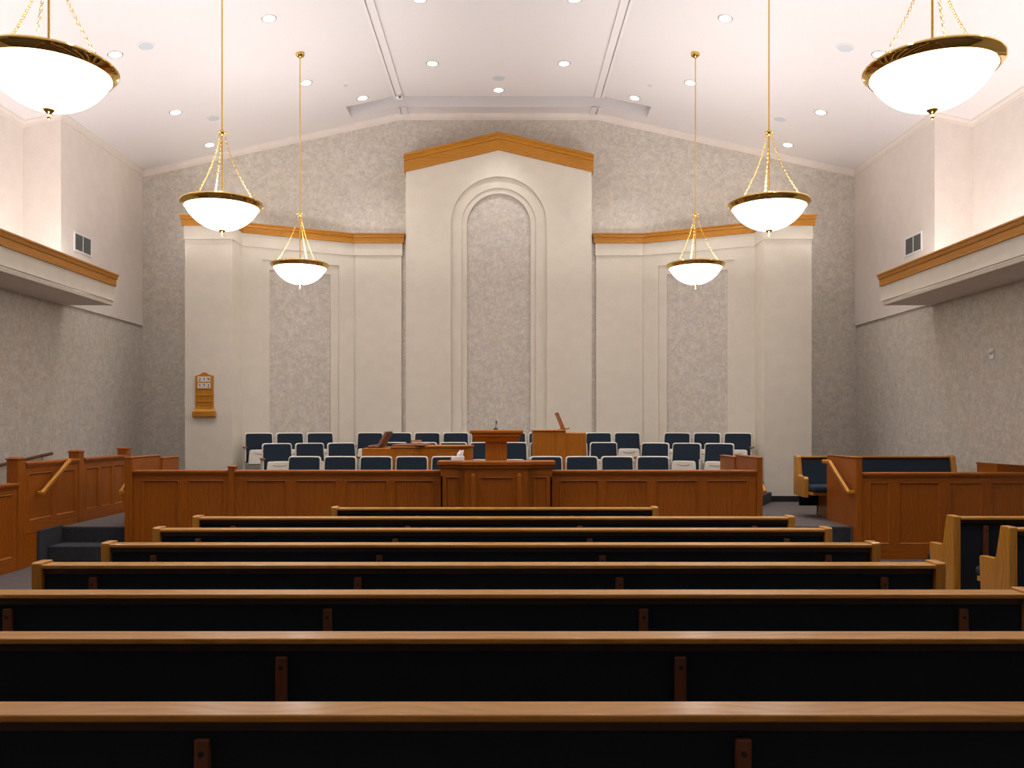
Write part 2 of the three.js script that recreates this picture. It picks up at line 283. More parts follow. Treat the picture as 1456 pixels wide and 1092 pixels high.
/* stand: platform with two tiers, two flights of steps, a ramp */
{
  const p = setting('floor_platform', 'carpeted stand with rising tiers under the choir seats', 'platform');
  const slabXZ = (pts, y0, y1) => { const g = ext(poly(pts.map(([x, d]) => [x, d])), y1 - y0, 0).rotateX(-Math.PI / 2); return tex(g.translate(0, y0, 0), 'x'); };
  part('deck', slabXZ([[-5.72, 10.69], [-4.75, 10.69], [-4.75, 10.64], [3.42, 10.64], [3.42, 10.69], [4.56, 10.69], [4.56, 10.64], [SIDE, 10.64], [SIDE, 15.95], [-SIDE, 15.95], [-SIDE, 12.6], [-5.72, 12.6]], 0, 0.4), M.carpet, p);
  part('tier', slabXZ([[-4.05, 12.95], [-2.4, 13.75], [2.4, 13.75], [4.05, 12.95], [4.68, 14.19], [4.68, 15.9], [-4.68, 15.9], [-4.68, 14.19]], 0.39, 0.565), M.carpetDark, p);
  part('tier', slabXZ([[-4.4, 13.95], [-2.65, 14.8], [2.65, 14.8], [4.4, 13.95], [4.6, 14.3], [4.6, 15.9], [-4.6, 15.9], [-4.6, 14.3]], 0.56, 0.73), M.carpetDark, p);
  for (const [x0, x1] of [[-5.6, -4.75], [3.42, 4.56]]) {
    part('step', rbox(x0, x1, 0, 0.2, -10.72, -10.34, 0.02), M.carpetDark, p);
    part('riser_face', box(x0, x1, 0.2, 0.385, -10.7, -10.675), M.carpetDark, p);
  }
  part('stair_curb', rbox(-5.74, -5.6, 0, 0.42, -10.72, -10.15, 0.015), M.carpetDark, p);
  part('ramp', hull([[-SIDE, 0, -8], [-5.72, 0, -8], [-SIDE, 0, -12.61], [-5.72, 0, -12.61], [-SIDE, 0.4, -12.61], [-5.72, 0.4, -12.61]], 'z'), M.carpet, p);
}

/* ---------- pews ---------- */
const endShape = (() => { const s = new THREE.Shape(); s.moveTo(0, 0); s.lineTo(0, 0.855); s.quadraticCurveTo(0, 0.872, 0.02, 0.872); s.lineTo(0.115, 0.872); s.quadraticCurveTo(0.132, 0.872, 0.136, 0.85); s.lineTo(0.192, 0.615); s.quadraticCurveTo(0.2, 0.583, 0.23, 0.583); s.lineTo(0.41, 0.578); s.quadraticCurveTo(0.435, 0.577, 0.436, 0.55); s.lineTo(0.40, 0); s.closePath(); return s; })();
const endGeo = (() => { const g = ext(endShape, 0.065, -0.0325, 0.007, 'y', 8); g.rotateY(Math.PI / 2); return g; })();   // profile runs towards -z
const benchEndGeo = (() => { const s = poly([[0, 0.30], [0, 0.86], [0.02, 0.872], [0.115, 0.872], [0.136, 0.85], [0.19, 0.6], [0.22, 0.583], [0.41, 0.578], [0.436, 0.55], [0.425, 0.29]]); return ext(s, 0.065, -0.0325, 0.007, 'y', 8).rotateY(Math.PI / 2); })();
const screwGeo = (() => { const g = new THREE.CylinderGeometry(0.009, 0.009, 0.006, 10); g.rotateX(Math.PI / 2); return flat(g); })();
function makePew(name, label, x0, x1, posts, category = 'pew', geo = endGeo) {
  const mid = (x0 + x1) / 2, h = (x1 - x0) / 2, t = thing(name, label, category, mid, 0, 0);
  for (const s of [-1, 1]) { const e = part('end_panel', geo, M.pew, t); e.position.x = s * (h - 0.0325); }
  const w = h - 0.066;
  part('top_cap', rbox(-w, w, 0.836, 0.860, -0.108, 0.014, 0.007, 3, 'x'), M.pew, t);
  part('cap_rail', box(-w, w, 0.80, 0.837, -0.085, -0.024, 'x'), M.ebony, t);
  part('back_panel', rbox(-w, w, 0.14, 0.80, -0.075, -0.026, 0.01, 2), M.fabric, t);
  part('back_cushion', hull([[-w, 0.80, -0.076], [w, 0.80, -0.076], [-w, 0.80, -0.10], [w, 0.80, -0.10], [-w, 0.44, -0.076], [w, 0.44, -0.076], [-w, 0.44, -0.17], [w, 0.44, -0.17]]), M.seatFabric, t);
  part('seat_cushion', rbox(-w, w, 0.37, 0.46, -0.63, -0.08, 0.038, 3), M.seatFabric, t);
  part('seat_board', box(-w, w, 0.33, 0.372, -0.58, -0.08), M.pew, t);
  for (const x of posts) {
    const b = part('support', cbox(x - mid - 0.023, x - mid + 0.023, 0, 0.782, -0.022, 0.0, 0.004, 'y'), M.walnut, t);
    const sc = part('screw', screwGeo, M.black, b); sc.position.set(x - mid, 0.74, 0.001);
    part('leg', hull([[x - mid - 0.025, 0, -0.06], [x - mid + 0.025, 0, -0.06], [x - mid - 0.025, 0, -0.45], [x - mid + 0.025, 0, -0.45], [x - mid - 0.025, 0.332, -0.06], [x - mid + 0.025, 0.332, -0.06], [x - mid - 0.025, 0.332, -0.52], [x - mid + 0.025, 0.332, -0.52]], 'y'), M.pew, t);
  }
  return t;
}
const ordinal = ['second', 'third', 'fourth', 'fifth', 'sixth', 'seventh', 'eighth'];
for (let i = 0; i < 8; i++) {
  const D = 2.51 + 0.862 * (7 - i);
  const p = i === 0 ? makePew('pew', 'short oak pew with navy upholstery, first before the panelled rail', -1.67, 1.67, [-0.79, 0.79])
    : makePew('pew', `long oak pew with navy upholstery, ${ordinal[i - 1]} row from the panelled rail`, -2.76, 2.76, [-2.39, -0.79, 0.79, 2.39]);
  p.position.z = -(D - 0.10); p.userData.group = 'pews in the middle block';
}
{
  const a = makePew('pew', 'side pew with stepped oak end beside the bench rail, front row', 4.22, 6.84, [4.52, 6.4]); a.position.z = -7.6;
  const b = makePew('pew', 'side pew with stepped oak end behind the front side pew', 4.22, 6.84, [4.52, 6.4]); b.position.z = -6.76;
  const c = makePew('pew', 'side pew across the aisle near the ramp railing', -6.84, -4.33, [-6.4, -4.63]); c.position.z = -6.76;
}
{ // bench on the stand, facing the pews
  const b = makePew('bench', 'oak bench with navy back facing the pews behind the rail', -1.15, 1.15, [-0.79, 0.79], 'bench', benchEndGeo);
  b.position.set(5.48, 0.4, -12.12); b.rotation.y = Math.PI;
}

/* ---------- panelled rails ---------- */
const capProfile = [[-0.1, 0], [-0.03, 0], [-0.012, 0.0]];
// a rail of frame-and-panel work along local x, face towards +z at z = 0
function frameRail(o, x0, x1, y0, y1, panels, { thick = 0.09, bottom = 0.17, topRail = 0.12, cap = true, capOver = 0.03, mat = M.rail, both = false } = {}) {
  const pt = y1 - topRail, pb = y0 + bottom, capT = 0.038, yc = cap ? y1 - capT : y1;
  part('core', box(x0, x1, y0, yc, -thick + 0.02, -0.026, 'x'), mat, o);
  const sides = both ? [1, -1] : [1];
  for (const sd of sides) {
    const Z = (a, b) => (sd > 0 ? [a, b] : [-thick - b, -thick - a]);
    part('top_rail', cbox(x0, x1, pt, yc, ...Z(-0.03, 0), 0.003, 'x'), mat, o);
    part('bottom_rail', cbox(x0, x1, y0, pb, ...Z(-0.03, 0), 0.003, 'x'), mat, o);
    let last = x0;
    for (const [a, b] of [...panels, [x1, x1]]) {
      if (a - last > 0.01) part('stile', cbox(last, a, pb + 0.001, pt - 0.001, ...Z(-0.03, -0.001), 0.003, 'y'), mat, o);
      if (b > a) {
        const m = 0.032, zi = -0.018, zo = -0.004, c = [[a, pb], [b, pb], [b, pt], [a, pt]], q = [[a + m, pb + m], [b - m, pb + m], [b - m, pt - m], [a + m, pt - m]], pos = [];
        const P = ([x, y], z) => [x, y, sd > 0 ? z : -thick - z], tri = (u, v, w) => pos.push(...(sd > 0 ? [...u, ...v, ...w] : [...u, ...w, ...v]));
        const bead = c.map((k, i) => [k[0] + (q[i][0] - k[0]) * 0.45, k[1] + (q[i][1] - k[1]) * 0.45]);
        for (let i = 0; i < 4; i++) {
          const j = (i + 1) % 4, rings = [[c[i], c[j], zo], [bead[i], bead[j], zo + 0.006], [q[i], q[j], zi]];
          for (let r = 0; r < 2; r++) { const A = P(rings[r][0], rings[r][2]), B = P(rings[r][1], rings[r][2]), C = P(rings[r + 1][1], rings[r + 1][2]), Dd = P(rings[r + 1][0], rings[r + 1][2]); tri(A, B, C); tri(A, C, Dd); }
        }
        tri(P(q[0], zi), P(q[1], zi), P(q[2], zi)); tri(P(q[0], zi), P(q[2], zi), P(q[3], zi));
        const g = new THREE.BufferGeometry(); g.setAttribute('position', new THREE.Float32BufferAttribute(pos, 3)); g.computeVertexNormals();
        part('panel', tex(g, 'y', ...rnd()), mat, o);
      }
      last = b;
    }
  }
  if (cap) {
    part('cap', rbox(x0, x1, y1 - capT, y1, -thick - capOver, capOver, 0.012, 2, 'x'), mat, o);
    part('cap_moulding', hull([[x0, y1 - capT - 0.04, 0.002], [x1, y1 - capT - 0.04, 0.002], [x0, y1 - capT, 0.024], [x1, y1 - capT, 0.024], [x0, y1 - capT, -0.01], [x1, y1 - capT, -0.01], [x0, y1 - capT - 0.04, -0.01], [x1, y1 - capT - 0.04, -0.01]], 'x'), mat, o);
  }
}
function post(o, x0, x1, y0, y1, z0, z1, name = 'post') {
  part(name, [cbox(x0, x1, y0, y1 - 0.03, z0, z1, 0.006, 'y'), cbox(x0 - 0.012, x1 + 0.012, y1 - 0.03, y1 - 0.012, z0 - 0.012, z1 + 0.012, 0.006, 'x'), hull([[x0 - 0.004, y1 - 0.012, z0 - 0.004], [x1 + 0.004, y1 - 0.012, z0 - 0.004], [x0 - 0.004, y1 - 0.012, z1 + 0.004], [x1 + 0.004, y1 - 0.012, z1 + 0.004], [x0 + 0.03, y1, z0 + 0.03], [x1 - 0.03, y1, z0 + 0.03], [x0 + 0.03, y1, z1 - 0.03], [x1 - 0.03, y1, z1 - 0.03]])], M.rail, o);
}
const RAILZ = -10.55, RTOP = 1.135, main = [[0.79, 1.31], [1.38, 1.93], [2.03, 2.57], [2.67, 3.21]];
{
  const o = thing('panelled_rail', 'long oak panelled rail with a bay before the pulpit', 'rail', 0, 0, RAILZ);
  frameRail(o, -3.335, -0.70, 0, RTOP, main.map(([a, b]) => [-b, -a]).reverse());
  frameRail(o, 0.70, 3.31, 0, RTOP, main);
  frameRail(o, -4.63, -3.415, 0, RTOP, [[-4.535, -4.04], [-3.94, -3.465]]);
  post(o, -3.415, -3.335, 0, 1.20, -0.095, 0.02);
  // bay: side faces and a centre that stands further forward
  const bay = new THREE.Group(); bay.name = 'bay'; o.add(bay);
  const f1 = 0.17, f2 = 0.28, yt = 1.19;
  const sub = (x0, x1, zf, pn) => { const g = new THREE.Group(); frameRail(g, x0, x1, 0, yt, pn, { cap: false, thick: 0.12 }); for (const m of [...g.children]) { m.position.z = zf; m.name = m.name; bay.add(m); } };
  sub(-0.70, -0.395, f1, [[-0.645, -0.455]]); sub(0.395, 0.70, f1, [[0.455, 0.645]]);
  sub(-0.395, 0.395, f2, [[-0.225, 0.225]]);
  for (const s of [-1, 1]) {
    part('side_board', box(Math.min(s * 0.675, s * 0.7), Math.max(s * 0.675, s * 0.7), 0, yt, -0.09, f1 - 0.001, 'y'), M.rail, bay);
    part('side_board', box(Math.min(s * 0.37, s * 0.395), Math.max(s * 0.37, s * 0.395), 0, yt, f1 - 0.05, f2 - 0.001, 'y'), M.rail, bay);
    // half-round pilaster with a domed head
    const pl = lathe([[0, 0], [0.036, 0], [0.036, 1.07], [0.03, 1.095], [0.018, 1.112], [0, 1.118]], 20); part('pilaster', tex(pl.translate(s * 0.285, 0, f2 + 0.004), 'y', ...rnd()), M.rail, bay);
  }
  const cp = poly([[-0.74, -0.1], [0.74, -0.1], [0.74, f1 + 0.04], [0.435, f1 + 0.04], [0.435, f2 + 0.045], [-0.435, f2 + 0.045], [-0.435, f1 + 0.04], [-0.74, f1 + 0.04]].map(([x, z]) => [x, -z]));
  part('bay_cap', ext(cp, 0.055, 0, 0.012).rotateX(-Math.PI / 2).translate(0, 1.205, 0), M.rail, bay);
  const cp2 = poly([[-0.72, -0.09], [0.72, -0.09], [0.72, f1 + 0.02], [0.415, f1 + 0.02], [0.415, f2 + 0.025], [-0.415, f2 + 0.025], [-0.415, f1 + 0.02], [-0.72, f1 + 0.02]].map(([x, z]) => [x, -z]));
  part('bay_moulding', ext(cp2, 0.04, 0, 0.008).rotateX(-Math.PI / 2).translate(0, 1.17, 0), M.rail, bay);
}
{
  const o = thing('panelled_rail', 'oak panelled rail in front of the bench, facing the side pews', 'rail', 0, 0, RAILZ);
  frameRail(o, 4.655, SIDE - 0.02, 0, 1.105, [[4.75, 5.02], [5.02 + 0.1, 5.66], [5.76, 6.2], [6.3, 6.74]], { bottom: 0.18 });
}
// tall partitions at the stairs
function partition(label, x0, x1, zNear, steps) {
  const o = thing('stair_partition', label, 'partition');
  for (const [z0, z1, y, dx] of steps) part('board', cbox(x0 + dx, x1 + dx, y < 1.27 ? 0.4 : 0, y, z1, z0, 0.006, 'y'), M.rail, o);
  for (const [z0, z1, y, dx] of steps) part('cap', cbox(x0 + dx - 0.008, x1 + dx + 0.008, y, y + 0.018, z1 - 0.006, z0 + 0.006, 0.006, 'z'), M.rail, o);
}
partition('oak stair partition at the hymn board end of the long rail', -4.73, -4.632, -10.55, [[-10.53, -11.42, 1.285, 0], [-11.421, -12.0, 1.245, 0.02]]);
partition('oak stair partition at the organ end of the long rail', 3.312, 3.385, -10.55, [[-10.53, -11.5, 1.285, 0], [-11.501, -12.25, 1.255, -0.02]]);
partition('oak stair partition joined to the bench rail', 4.575, 4.65, -10.55, [[-10.53, -11.5, 1.285, 0]]);
function handrail(label, pts, brackets) {
  const o = thing('stair_handrail', label, 'handrail');
  part('grip', pts.slice(1).map((p, i) => { const a = new THREE.Vector3(...pts[i]), b = new THREE.Vector3(...p), l = a.distanceTo(b), g = tex(new RoundedBoxGeometry(0.045, 0.05, l + 0.03, 2, 0.014), 'z', ...rnd()); const m = new THREE.Matrix4().lookAt(a, b, new THREE.Vector3(0, 1, 0)); g.applyMatrix4(m); g.translate(...a.add(b).multiplyScalar(0.5).toArray()); return g; }), M.crown, o);
  for (const b of brackets) part('bracket', tube(b, 0.008, 8, 6), M.metal, o);
}
handrail('short sloping oak handrail on the bench rail partition', [[4.575, 1.21, -11.42], [4.5, 1.21, -11.42], [4.5, 1.21, -11.2], [4.5, 0.85, -10.6], [4.575, 0.85, -10.6]], [[[4.5, 1.03, -10.92], [4.53, 0.98, -10.92], [4.58, 0.98, -10.92]]]);
handrail('short sloping oak handrail at the organ end of the long rail', [[3.385, 1.2, -11.3], [3.46, 1.2, -11.3], [3.46, 0.85, -10.68], [3.385, 0.85, -10.68]], [[[3.46, 1.0, -10.95], [3.43, 0.96, -10.95], [3.38, 0.96, -10.95]]]);
handrail('short sloping oak handrail at the hymn board end of the long rail', [[-4.73, 1.2, -11.2], [-4.81, 1.2, -11.2], [-4.81, 0.85, -10.6], [-4.73, 0.85, -10.6]], [[[-4.81, 1.0, -10.9], [-4.78, 0.96, -10.9], [-4.72, 0.96, -10.9]]]);
handrail('short sloping oak handrail fixed to the ramp railing', [[-5.585, 1.25, -10.76], [-5.545, 1.25, -10.76], [-5.545, 0.88, -10.12], [-5.585, 0.88, -10.12]], [[[-5.545, 1.05, -10.43], [-5.575, 1.01, -10.43], [-5.618, 1.01, -10.43]]]);
{ // railing beside the ramp, runs away from the pews
  const o = thing('ramp_railing', 'oak panelled railing with square posts beside the ramp', 'railing', -5.62, 0, 0, Math.PI / 2);
  // local x runs towards -z (distance from the camera), face towards the stand
  frameRail(o, 8.6, 9.73, 0, 1.03, [[8.68, 9.1], [9.18, 9.66]], { thick: 0.1, bottom: 0.15 });
  frameRail(o, 9.89, 11.12, 0.4, 1.262, [[9.96, 10.5], [10.57, 11.05]], { thick: 0.1, bottom: 0.14, topRail: 0.13 });
  frameRail(o, 11.26, 12.53, 0.4, 1.262, [[11.33, 11.68], [11.75, 12.09], [12.16, 12.47]], { thick: 0.1, bottom: 0.14, topRail: 0.13 });
  post(o, 9.73, 9.89, 0, 1.33, -0.13, 0.01); post(o, 11.12, 11.26, 0.4, 1.375, -0.13, 0.01); post(o, 12.53, 12.67, 0.4, 1.375, -0.13, 0.01);
  part('base_board', box(9.89, 12.53, 0.0, 0.4, -0.1, -0.006, 'x'), M.rail, o);
}
{
  const o = thing('wall_handrail', 'round brown handrail on the wall along the ramp', 'handrail');
  const y = (z) => 1.28 - (12.6 + z) * 0.09;
  part('grip', tex(tube([[-6.78, y(-12.6), -12.6], [-6.78, y(-10), -10], [-6.78, y(-8.2), -8.2]], 0.024, 20, 10), 'z'), M.walnut, o);
  for (const z of [-12.35, -11.2, -10, -8.6]) part('bracket', tube([[-6.78, y(z) - 0.02, z], [-6.79, y(z) - 0.07, z], [-6.88, y(z) - 0.075, z]], 0.008, 10, 6), M.metal, o);
}
{ // small cabinet between the bench rail and the wall
  const o = thing('wall_cabinet', 'small plain oak cabinet against the wall behind the bench rail', 'cabinet', 6.68, 0.4, -10.95);
  part('body', hull([[-0.19, 0, 0.2], [0.18, 0, 0.2], [-0.19, 0, -0.25], [0.18, 0, -0.25], [-0.19, 0.79, 0.2], [0.18, 0.765, 0.2], [-0.19, 0.79, -0.25], [0.18, 0.765, -0.25]], 'y'), M.rail, o);
  part('top', hull([[-0.2, 0.79, 0.215], [0.19, 0.765, 0.215], [-0.2, 0.79, -0.26], [0.19, 0.765, -0.26], [-0.2, 0.81, 0.215], [0.19, 0.785, 0.215], [-0.2, 0.81, -0.26], [0.19, 0.785, -0.26]], 'x'), M.rail, o);
}

/* ---------- pulpit and what is on it ---------- */
{
  const o = thing('pulpit', 'oak pulpit with a flared desk above the bay of the rail', 'pulpit', 0, 0.4, -10.83);
  part('column', cbox(-0.145, 0.135, 0, 1.12, -0.2, 0.14, 0.008, 'y'), M.console, o);
  part('base', cbox(-0.22, 0.21, 0, 0.06, -0.27, 0.15, 0.01, 'x'), M.console, o);
  part('desk_side', hull([[-0.285, 1.095, 0.19], [0.285, 1.095, 0.19], [-0.285, 1.095, -0.25], [0.285, 1.095, -0.25], [-0.322, 1.20, 0.235], [0.322, 1.20, 0.235], [-0.322, 1.20, -0.29], [0.322, 1.20, -0.29]], 'x'), M.console, o);
  part('desk_top', rbox(-0.342, 0.342, 1.2, 1.248, -0.31, 0.255, 0.016, 3, 'x'), M.console, o);
  part('front_fillet', cbox(-0.3, 0.3, 1.165, 1.18, 0.2, 0.246, 0.004, 'x'), M.console, o);
  const m = thing('microphone', 'small black gooseneck microphone on the pulpit desk', 'microphone', -0.012, 1.648, -10.66);
  part('base', lathe([[0, 0], [0.03, 0], [0.03, 0.012], [0.014, 0.03], [0, 0.03]], 20), M.black, m);
  part('neck', tube([[0, 0.025, 0], [0.004, 0.06, 0], [0.008, 0.085, -0.006]], 0.0045, 12, 8), M.black, m);
  part('head', lathe([[0, 0], [0.008, 0.004], [0.011, 0.018], [0.008, 0.032], [0, 0.036]], 14).translate(0.009, 0.08, -0.007), M.black, m);
  const b = thing('tissue_box', 'white tissue box with a tissue pulled up, on the rail bay', 'tissue box', -0.49, 1.26, -10.48, 0.1);
  part('carton', rbox(-0.082, 0.082, 0, 0.055, -0.055, 0.055, 0.006, 2), M.tissue, b);
  const g = new THREE.SphereGeometry(0.045, 22, 16); const P = g.attributes.position;
  for (let i = 0; i < P.count; i++) { const x = P.getX(i), y = P.getY(i), z = P.getZ(i), k = 1 + 0.28 * Math.sin(x * 130 + y * 40) * Math.cos(z * 90 - y * 70); P.setXYZ(i, x * k * 0.85 + 0.03 + Math.max(0, y) * 0.5, y * 1.3 * k + 0.07, z * k * 0.8); }
  g.computeVertexNormals(); part('tissue', flat(g), M.tissue, b);
}

/* ---------- choir seats ---------- */
const seatParts = (() => {
  const round = (w0, w1, y0, y1, r) => { const s = new THREE.Shape(); s.moveTo(-w0 + 0.02, y0); s.lineTo(w0 - 0.02, y0); s.quadraticCurveTo(w0, y0, w0 - 0.001, y0 + 0.02); s.lineTo(w1 + 0.003, y1 - r); s.quadraticCurveTo(w1, y1, w1 - r, y1); s.quadraticCurveTo(0, y1 + 0.004, -w1 + r, y1); s.quadraticCurveTo(-w1, y1, -w1 - 0.003, y1 - r); s.lineTo(-w0 + 0.001, y0 + 0.02); s.quadraticCurveTo(-w0, y0, -w0 + 0.02, y0); return s; };
  const tilt = (g) => g.rotateX(-0.14).translate(0, 0, 0.0);
  const shell = tilt(ext(round(0.2515, 0.238, -0.1, 0.45, 0.045), 0.045, -0.045, 0.012, 'x', 6)).translate(0, 0.405, -0.05);
  const cushion = tilt(ext(round(0.2335, 0.219, -0.07, 0.4315, 0.035), 0.05, -0.02, 0.014, 'x', 6)).translate(0, 0.405, -0.05);
  const pan = ext(round(0.212, 0.188, 0.30, 0.555, 0.04), 0.05, 0, 0.014, 'x', 6).rotateX(-0.06).translate(0, 0, 0.105);
  const seat = ext(round(0.205, 0.182, 0.31, 0.548, 0.04), 0.06, 0, 0.014, 'x', 6).rotateX(-0.06).translate(0, 0, 0.047);
  const slot = tube([[-0.11, 0.497, 0.128], [-0.05, 0.483, 0.129], [0, 0.479, 0.1295], [0.05, 0.483, 0.129], [0.11, 0.497, 0.128]], 0.004, 16, 5);
  const stand = mergeGeometries([cbox(-0.0105, 0.0105, 0, 0.585, -0.06, 0.03, 0.005, 'y'), cbox(-0.0105, 0.0105, 0.36, 0.585, 0.03, 0.18, 0.005, 'z'), cbox(-0.0105, 0.0105, 0, 0.025, -0.12, 0.12, 0.005, 'z')]);
  const arm = rbox(-0.026, 0.026, 0.585, 0.615, -0.05, 0.21, 0.011, 2, 'z');
  const hinge = mergeGeometries([box(-0.232, 0.232, 0.29, 0.32, -0.01, 0.03)]);
  return { shell, cushion, pan, seat, slot, stand, arm, hinge };
})();
function choirSeat(label, group, x, y, z, turn, ends) {
  const o = thing('choir_seat', label, 'chair', x, y, z, turn, group);
  part('back_shell', seatParts.shell, M.shell, o); part('back_cushion', seatParts.cushion, M.seatFabric, o);
  const p = part('seat_pan', seatParts.pan, M.shell, o); part('grip_slot', seatParts.slot, M.vent, p);
  part('seat_cushion', seatParts.seat, M.seatFabric, o); part('hinge_bar', seatParts.hinge, M.shell, o);
  for (const [e, arm] of ends) { const q = part('standard', seatParts.stand, M.shell, o); q.position.x = e * 0.264; if (arm) { const a = part('armrest', seatParts.arm, M.rail, o); a.position.x = e * 0.264; } }
}
{
  const nth = ['first', 'second', 'third', 'fourth', 'fifth', 'sixth', 'seventh', 'eighth', 'ninth', 'tenth'];
  // every list runs away from the hymn board
  const block = (list, turn, y, where, group) => list.forEach(([x, D], i) => choirSeat(`navy choir seat, ${nth[i]} from the hymn board end, ${where}`, group, x, y, -D, turn, [[-1, i === 0]].concat(i === list.length - 1 ? [[1, true]] : [])));
  const row = (x0, n, D, pitch = 0.528) => Array.from({ length: n }, (_, i) => [x0 + pitch * i, D]);
  block(row(-2.866, 5, 12.2, 0.531), 0, 0.4, 'front row before the piano', 'front row seats before the piano');
  block(row(0.724, 4, 12.2), 0, 0.4, 'front row before the organ', 'front row seats before the organ');
  block(row(-1.848, 8, 14.45), 0, 0.565, 'middle row behind piano and organ', 'middle row seats of the central block');
  block(row(-2.376, 10, 15.22).filter((_, i) => i !== 7), 0, 0.73, 'back row under the niche', 'back row seats of the central block');
  const ang = Math.atan2(0.87, 1.875);
  for (const s of [-1, 1]) {
    const back = [[4.167, 14.472], [3.68, 14.70], [3.193, 14.928]].map(([x, d]) => [s * x, d]), mid = [[3.607, 13.592], [3.12, 13.82], [2.633, 14.048]].map(([x, d]) => [s * x, d]);
    if (s > 0) { back.reverse(); mid.reverse(); }
    const where = s < 0 ? 'near the ramp' : 'near the bench';
    block(back, s < 0 ? ang : -ang, 0.73, `angled back block ${where}`, `angled back row seats ${where}`);
    block(mid, s < 0 ? ang : -ang, 0.565, `angled middle block ${where}`, `angled middle row seats ${where}`);
  }
}

/* ---------- grand piano and organ ---------- */
{
  const o = thing('grand_piano', 'brown baby grand piano with closed lid and raised music desk', 'piano', 0, 0.4, 0);
  // outline seen from above, [x, distance]
  const rim = () => { const s = new THREE.Shape(); s.moveTo(-2.05, 12.52); s.lineTo(-1.42, 12.52); s.bezierCurveTo(-1.15, 12.54, -1.18, 12.82, -0.95, 12.9); s.bezierCurveTo(-0.75, 12.95, -0.42, 12.98, -0.40, 13.3); s.bezierCurveTo(-0.40, 13.62, -0.6, 13.68, -0.9, 13.68); s.lineTo(-2.05, 13.68); s.closePath(); return s; };
  part('case', ext(rim(), 0.36, 0, 0.006, 'x', 24).rotateX(-Math.PI / 2).translate(0, 0.6, 0), M.console, o);
  const lid = new THREE.Shape(); lid.moveTo(-1.62, 12.50); lid.lineTo(-1.42, 12.50); lid.bezierCurveTo(-1.13, 12.52, -1.16, 12.8, -0.94, 12.88); lid.bezierCurveTo(-0.74, 12.93, -0.38, 12.96, -0.38, 13.3); lid.bezierCurveTo(-0.38, 13.64, -0.6, 13.7, -0.9, 13.7); lid.lineTo(-1.62, 13.7); lid.closePath();
  part('lid', ext(lid, 0.028, 0, 0.006, 'x', 24).rotateX(-Math.PI / 2).translate(0, 0.962, 0), M.console, o);
  part('lid_flap', [cbox(-1.6, -1.1, 0.992, 1.015, -13.66, -12.56, 0.008, 'z')], M.walnut, o);
  part('key_slip', [cbox(-2.08, -1.72, 0.6, 0.7, -13.6, -12.6, 0.01, 'z')], M.console, o);
  part('fall_board', [cbox(-1.98, -1.9, 0.95, 1.0, -13.6, -12.6, 0.01, 'z')], M.walnut, o);
  const d = part('music_desk', [hull([[-1.86, 0.975, -12.7], [-1.82, 0.975, -12.7], [-1.86, 0.975, -13.5], [-1.82, 0.975, -13.5], [-1.735, 1.215, -12.78], [-1.70, 1.205, -12.78], [-1.735, 1.215, -13.42], [-1.70, 1.205, -13.42]], 'z')], M.walnut, o);
  part('desk_ledge', [cbox(-1.885, -1.84, 0.965, 0.99, -13.5, -12.7, 0.006, 'z')], M.walnut, d);
  for (const [x, z] of [[-1.95, -12.66], [-1.95, -13.54], [-0.62, -13.3]]) part('leg', lathe([[0, 0], [0.03, 0], [0.035, 0.03], [0.045, 0.08], [0.075, 0.5], [0.085, 0.6], [0, 0.6]], 16).translate(x, 0, z), M.console, o);
  const h = thing('hymn_book', 'brown book lying on the closed piano lid', 'book', -1.28, 1.416, -13.0, 0.12);
  part('cover', [cbox(-0.085, 0.085, 0, 0.012, -0.12, 0.12, 0.003), cbox(-0.085, 0.085, 0.046, 0.058, -0.12, 0.12, 0.003), cbox(-0.085, -0.073, 0, 0.058, -0.12, 0.12, 0.003)], M.console, h);
  part('pages', box(-0.073, 0.08, 0.012, 0.046, -0.114, 0.114), M.page, h);
}
{
  const o = thing('organ_console', 'plain oak organ console with slender raised music rack', 'organ', 0, 0.4, 0);
  part('case', cbox(0.555, 1.04, 0, 1.215, -13.7, -12.62, 0.008, 'y'), M.console, o);
  part('key_desk_case', cbox(1.04, 1.35, 0, 1.195, -13.7, -12.625, 0.008, 'y'), M.console, o);
  part('top_board', cbox(0.54, 1.04, 1.215, 1.236, -13.72, -12.605, 0.006, 'z'), M.console, o);
  const r = part('music_rack', hull([[1.03, 1.236, -12.8], [1.05, 1.236, -12.8], [1.03, 1.236, -13.5], [1.05, 1.236, -13.5], [0.918, 1.505, -12.8], [0.936, 1.512, -12.8], [0.918, 1.505, -13.5], [0.936, 1.512, -13.5]], 'z'), M.console, o);
  part('rack_ledge', hull([[0.985, 1.236, -12.8], [1.11, 1.25, -12.8], [0.985, 1.236, -13.5], [1.11, 1.25, -13.5], [0.985, 1.25, -12.8], [1.11, 1.268, -12.8], [0.985, 1.25, -13.5], [1.11, 1.268, -13.5]], 'z'), M.console, r);
}

